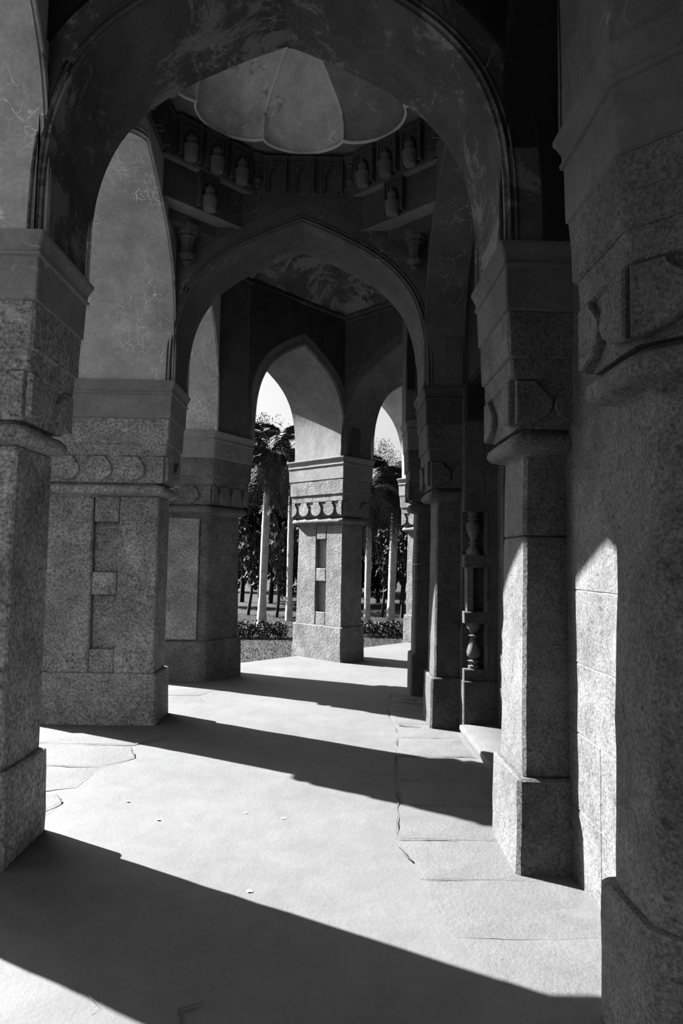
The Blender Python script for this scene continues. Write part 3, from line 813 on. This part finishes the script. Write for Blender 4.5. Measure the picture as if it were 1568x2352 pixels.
# ------------------------------------------------------------------ vaults over the two corner bays
PB = [(XO - .02, Y2B + OC + .02), (XI + .02, Y2B + OC + .02), (XI + .02, 8.5), B(-OC, 2.58), B(-OC - .02, OC), (-1.20, 9.70), (XO - .02, 9.10)]
for mm in (False, True):
    P = [mir(p) for p in PB][::-1] if mm else PB
    root = thing('corner_vault', 'vault over the near corner bay, above the viewer' if mm else 'stained plaster vault with a moulded cornice beyond the second arch', 'vault', (0, 1.8 if mm else 8.9, 5.6))
    c = sum((V(p) for p in P), V((0, 0))) / len(P)
    bm = bmesh.new(); r1 = [bm.verts.new((*p, 5.60)) for p in P]
    rows = [r1]
    for t, z in ((.12, 5.78), (.3, 5.98), (.55, 6.16), (.8, 6.26)):
        rows.append([bm.verts.new((p[0] + (c.x - p[0]) * t, p[1] + (c.y - p[1]) * t, z)) for p in P])
    for a, b in zip(rows, rows[1:]):
        for i in range(len(P)): j = (i + 1) % len(P); bm.faces.new((a[i], a[j], b[j], b[i]))
    bm.faces.new(rows[-1]); obj('vault_shell', bm, PL_CEIL, root, 20)
    for z, o, r in ((5.60, -.035, .04), (5.53, -.012, .026), (5.47, -.002, .014)):
        bm = bmesh.new(); Q = offset_poly(P, o)
        tube(bm, [(p.x, p.y, z) for p in Q], r, 6, True); obj('cornice_moulding', bm, PL_CAP, root, 60)
# plastered upper part of the corner piers (between arches)
for mm in (False, True):
    P = [(-2.75, 9.08), (XO + .012, 9.08), (-1.165, 9.655), (-2.0, 10.5), (-2.76, 9.98)]
    if mm: P = [mir(p) for p in P][::-1]
    bm = bmesh.new(); prism(bm, P, ZS, ZTOP)
    o = obj('upper_pier', bm, PL_CAP, [x for x in COL.objects if x.name.startswith('corner_pier') and x.parent is None][1 if mm else 0], 0)
for mm in (False, True):
    P = [(1.42, 8.055), (XI - .012, 8.055), (XI - .012, 8.55), (1.17, 8.85), (1.6, 8.5)]
    if mm: P = [mir(p) for p in P][::-1]
    bm = bmesh.new(); prism(bm, P, ZS, ZTOP)
    obj('upper_pier', bm, PL_CAP if mm else PL_FRIEZE, [x for x in COL.objects if x.name.startswith('corner_pier') and x.parent is None][3 if mm else 2], 0)

# ------------------------------------------------------------------ small things on the floor
for x, y, s, lab in ((-1.29, 4.55, .012, 'tiny white petal on the sunlit floor, leftmost of all, near the nearest left pier'), (-.50, 4.37, .013, 'tiny white petal in the middle of the floor, left one of the close pair'),
                     (-.26, 4.29, .015, 'tiny white petal in the middle of the floor, right one of the close pair'), (-1.02, 4.25, .013, 'tiny white petal on the left part of the floor, second from the left'),
                     (-.36, 3.37, .016, 'tiny white petal nearest the viewer, just beyond the shadow edge')):
    bm = bmesh.new(); n = 9
    ring = [bm.verts.new((x + s * 1.3 * math.cos(k * math.tau / n) * rnd.uniform(.7, 1.1), y + s * math.sin(k * math.tau / n) * rnd.uniform(.7, 1.1), .003 + .002 * (k % 2))) for k in range(n)]
    c = bm.verts.new((x, y, .008)); [bm.faces.new((ring[k], ring[(k + 1) % n], c)) for k in range(n)]; bm.faces.new(ring)
    tag(obj('fallen_petal', bm, PETAL, None, 0), lab, 'petal', 'white specks on the floor')

# ------------------------------------------------------------------ garden
GZ = -1.0
def px(xp, Y):   # ground X seen at image column xp at distance Y
    return Y * ((xp - 784) / 1551.9 + YAW)
def frond_mesh(L=2.0, seed=0, droop=1.0):
    r = random.Random(seed); bm = bmesh.new(); pts = []
    n = 16
    for i in range(n + 1):
        t = i / n; pts.append(V((L * (t - .18 * droop * t * t), 0, L * (.55 * t - .95 * droop * t * t))))
    tube(bm, pts, lambda t: .022 * (1 - t * .85), 4)
    for i in range(2, n * 3):
        t = i / (n * 3); k = t * n; a = pts[int(k)].lerp(pts[min(n, int(k) + 1)], k % 1)
        tan = (pts[min(n, int(k) + 1)] - pts[int(k)]).normalized()
        ln = .52 * math.sin(math.pi * min(1, t * .86 + .14)) ** .6 * L / 2.0
        for s in (-1, 1):
            dirv = (V((0, s, 0)) * .9 + tan * .65 + V((0, 0, r.uniform(-.55, .15)))).normalized()
            mid = a + dirv * ln * .5; tip = a + dirv * ln + V((0, 0, -.55 * ln))
            wv = tan * .016
            vs = [bm.verts.new(p) for p in (a - wv, a + wv, mid + wv * 1.3, tip, mid - wv * 1.3)]
            bm.faces.new(vs)
    me = bpy.data.meshes.new('frond'); bm.to_mesh(me); bm.free(); me.materials.append(FROND_M); return me
FR = [frond_mesh(2.3, 1, .75), frond_mesh(2.2, 2, 1.15), frond_mesh(2.1, 3, 1.55)]
def palm(label, xp, Y, h, r, seed, lean=0.0):
    rd = random.Random(seed); x = px(xp, Y)
    root = thing('royal_palm', label, 'palm', (x, Y, GZ), 'palms in the garden')
    bm = bmesh.new(); tp = [V((x + lean * h * t, Y, GZ + h * t)) for t in [i / 20 for i in range(21)]]
    tube(bm, tp, lambda t: r * (1.28 - .5 * min(1, t * 5)  + .22 * math.sin(math.pi * min(1, t)) ) * (1 + .03 * (int(t * 20) % 2)), 12)
    obj('trunk', bm, PALM_BARK, root, 60)
    bm = bmesh.new(); tube(bm, [tp[-1] + V((0, 0, -.1 + k * .25)) for k in range(5)], lambda t: r * (.95 - .55 * t), 10); obj('crown_shaft', bm, FROND_M, root, 60)
    top = tp[-1] + V((0, 0, .75))
    for k in range(26):
        a = k * 2.39996 + rd.uniform(-.2, .2); el = [0.75, .25, -.25, -.75][k % 4] + rd.uniform(-.15, .15)
        mw = Matrix.Translation(top + V((0, 0, -.05 * (k % 3)))) @ Matrix.Rotation(a, 4, 'Z') @ Matrix.Rotation(-el, 4, 'Y') @ Matrix.Rotation(rd.uniform(-.4, .4), 4, 'X') @ Matrix.Scale(rd.uniform(.8, 1.1), 4)
        inst('frond', FR[(k % 4) if k % 4 < 3 else 2], root, mw)
    return root
palm('tall pale trunked palm in the left garden opening', 606, 26.5, 5.9, .155, 5, .02)
palm('palm with its trunk just right of the middle pier', 845, 27.0, 4.6, .125, 6, .015)
palm('palm farther right, between the middle pier and the far sliver of pier', 899, 27.5, 5.0, .155, 7, .03)
palm('palm mostly hidden behind the left edge of the middle pier', 668, 28.5, 6.2, .13, 8, .0)

def leaves(n, rx, ry, rz, size, seed, hollow=.55, droop=.3):
    r = random.Random(seed); bm = bmesh.new()
    blobs = [(V((r.uniform(-.7, .7) * rx, r.uniform(-.7, .7) * ry, r.uniform(-.75, .75) * rz)), r.uniform(.28, .5)) for _ in range(16)]
    for i in range(n):
        c, s = blobs[i % 16]
        d = V((r.gauss(0, 1), r.gauss(0, 1), r.gauss(0, 1))).normalized() * (r.random() ** .4)
        p = c + V((d.x * rx * s, d.y * ry * s, d.z * rz * s))
        ax = V((r.gauss(0, 1), r.gauss(0, 1), r.gauss(-droop, .6))).normalized(); sd = ax.cross(V((r.gauss(0, 1), r.gauss(0, 1), r.gauss(0, 1)))).normalized()
        l = size * r.uniform(.7, 1.4); wd = l * .3
        bm.faces.new([bm.verts.new(q) for q in (p, p + ax * l * .5 + sd * wd, p + ax * l, p + ax * l * .5 - sd * wd)])
    return bm
def mesh_of(name, bm, mat):
    me = bpy.data.meshes.new(name); bm.to_mesh(me); bm.free(); me.materials.append(mat); return me
FOL = [mesh_of('foliage', leaves(6500, 1, 1, 1, .085, s), LEAF_D) for s in (1, 2, 3)]
FOL_BIG = mesh_of('foliage', leaves(1100, 1, 1, 1, .17, 9, droop=.9), LEAF_M)
FOL_AIRY = mesh_of('foliage', leaves(2600, 1, 1, 1, .05, 12), LEAF_M)
def tree(label, xp, Y, h, rx, rz, seed, fol, trunk_r=.12, name='garden_tree', zc=None, lean=0):
    rd = random.Random(seed); x = px(xp, Y)
    root = thing(name, label, 'tree', (x, Y, GZ), 'trees behind the palms')
    zc = zc or h - rz * .8
    bm = bmesh.new()
    c = V((x + lean, Y, GZ + zc))
    tube(bm, [V((x, Y, GZ)), V((x + rd.uniform(-.1, .1) + lean * .3, Y, GZ + zc * .35)), V((x + lean * .7 + rd.uniform(-.15, .15), Y, GZ + zc * .7)), c], lambda t: trunk_r * (1.15 - .75 * t), 8)
    obj('trunk', bm, BARK, root, 60)
    for k in range(7):
        a = rd.uniform(0, math.tau); e = V((math.cos(a) * rx * .8, math.sin(a) * rx * .8, rd.uniform(-.3, .8) * rz))
        s = V((x + lean * .5, Y, GZ + zc * rd.uniform(.45, .8)))
        bm = bmesh.new(); m = s.lerp(c + e, .5) + V((0, 0, -.25))
        tube(bm, [s, m, c + e], lambda t: trunk_r * .45 * (1.1 - t), 5); obj('branch', bm, BARK, root, 60)
    f = inst('foliage', fol, root, Matrix.Translation(c) @ Matrix.Rotation(rd.uniform(0, 6), 4, 'Z') @ Matrix.Diagonal((rx, rx, rz, 1)))
    f['kind'] = 'stuff'
    return root
rows = [(500, 34, 7.2, 2.4, 2.7, 0), (560, 37, 8.0, 2.6, 3.1, 1), (625, 36, 7.6, 2.3, 2.9, 2), (690, 38, 7.8, 2.6, 3.0, 0), (750, 36, 7.0, 2.4, 2.7, 1), (815, 37, 7.4, 2.5, 2.8, 2), (870, 38, 7.8, 2.4, 3.0, 0), (925, 36, 7.3, 2.4, 2.8, 1), (985, 38, 7.9, 2.6, 3.1, 2), (1050, 37, 7.5, 2.5, 3.0, 0)]
wh = ['leftmost dark leafy tree behind the corner pier', 'dark dense tree left of the tall pale palm trunk', 'dark dense tree directly behind the tall pale palm', 'dark tree behind the left edge of the middle pier', 'dark tree hidden behind the middle pier', 'dark tree behind the right edge of the middle pier',
      'dark dense tree between the two right palms', 'dark dense tree behind the rightmost palm', 'dark tree behind the far inner pilasters', 'rightmost dark tree, hidden behind the inner wall']
for (xp, Y, h, rx, rz, f), lab in zip(rows, wh): tree(lab, xp, Y + 3, h, rx, rz * 1.15, int(xp), FOL[f], .13, zc=h * .56)
for k, (xp, Y, h) in enumerate(((520, 52, 8.5), (590, 55, 9.0), (655, 51, 8.2), (720, 54, 8.8), (790, 52, 8.4), (850, 56, 9.0), (905, 52, 8.2), (960, 54, 8.8))):
    tree(('far dark tree in the back row, %s' % ('behind the corner pier', 'left of the tall pale palm', 'right of the tall pale palm', 'hidden by the left half of the middle pier', 'hidden by the right half of the middle pier', 'left of the two right palms', 'right of the two right palms', 'behind the far inner pilasters')[k]), xp, Y, h, 3.2, 3.6, 900 + k, FOL[k % 3], .16, zc=h * .48)
for xp, Y, h, rx, rz, lab in ((575, 31, 4.4, 1.2, 1.7, 'small bush tree left of the tall pale palm trunk'), (640, 30, 4.6, 1.1, 1.9, 'small tree with large drooping leaves right of the tall pale palm'), (880, 31, 4.6, 1.2, 1.8, 'small tree with large drooping leaves between the two right palms'), (925, 30.5, 4.3, .9, 1.6, 'small tree with large drooping leaves right of the last palm')):
    tree(lab, xp, Y, h, rx, rz, int(xp) + 3, FOL_BIG, .07, lean=.3)
tree('feathery pale treetop rising above the palm crowns on the left', 600, 44, 12.4, 1.7, 2.4, 77, FOL_AIRY, .12, zc=10.2)
tree('feathery treetop above the palm crowns on the right', 888, 46, 11.2, 1.4, 2.0, 78, FOL_AIRY, .12, zc=9.4)
# clipped flower bed along the lawn
def bed(label, x0, x1, y, seed):
    root = thing('flower_bed', label, 'flower bed', ((x0 + x1) / 2, y, GZ))
    r = random.Random(seed); bm = bmesh.new(); fl = bmesh.new()
    for i in range(int((x1 - x0) * 900)):
        p = V((r.uniform(x0, x1), y + r.uniform(-.4, .4), GZ + r.random() ** .7 * (.40 + .08 * math.sin(i))))
        ax = V((r.gauss(0, .6), r.gauss(0, .6), r.uniform(.1, 1))).normalized(); sd = ax.cross(V((r.gauss(0, 1), r.gauss(0, 1), 0))).normalized(); l = r.uniform(.07, .14)
        bm.faces.new([bm.verts.new(q) for q in (p, p + ax * l * .5 + sd * l * .25, p + ax * l, p + ax * l * .5 - sd * l * .25)])
    for i in range(int((x1 - x0) * 70)):
        p = V((r.uniform(x0, x1), y + r.uniform(-.45, .3), GZ + r.uniform(.15, .48))); s = r.uniform(.015, .032)
        vs = [fl.verts.new(p + V((s * math.cos(k * math.tau / 5), r.uniform(-.01, .01), s * math.sin(k * math.tau / 5)))) for k in range(5)]
        c = fl.verts.new(p + V((0, -.015, 0))); [fl.faces.new((vs[k], vs[(k + 1) % 5], c)) for k in range(5)]
    o = obj('bed_leaves', bm, LEAF_M, root, 0); o['kind'] = 'stuff'
    o = obj('white_flowers', fl, PETAL, root, 0); o['kind'] = 'stuff'
bed('low flower bed with white blooms left of the middle pier', -5.2, -1.4, 22.3, 3)
bed('low flower bed with white blooms right of the middle pier', 1.0, 4.0, 23.2, 4)
# grass of the lawn
bm = bmesh.new(); r = random.Random(11)
for i in range(26000):
    y = 12.5 + 19 * r.random(); x = r.uniform(-.17, .16) * y + r.uniform(-.3, .3)
    l = r.uniform(.03, .07); a = r.uniform(0, math.tau); wv = V((math.cos(a), math.sin(a), 0)) * .008
    p = V((x, y, GZ)); t = p + V((r.gauss(0, .02), r.gauss(0, .02), l))
    bm.faces.new([bm.verts.new(q) for q in (p - wv, p + wv, t)])
g = obj('lawn_grass', bm, GRASS_M, None, 0); g['kind'] = 'stuff'; tag(g, 'short mown grass of the lawn beyond the arches', 'grass')
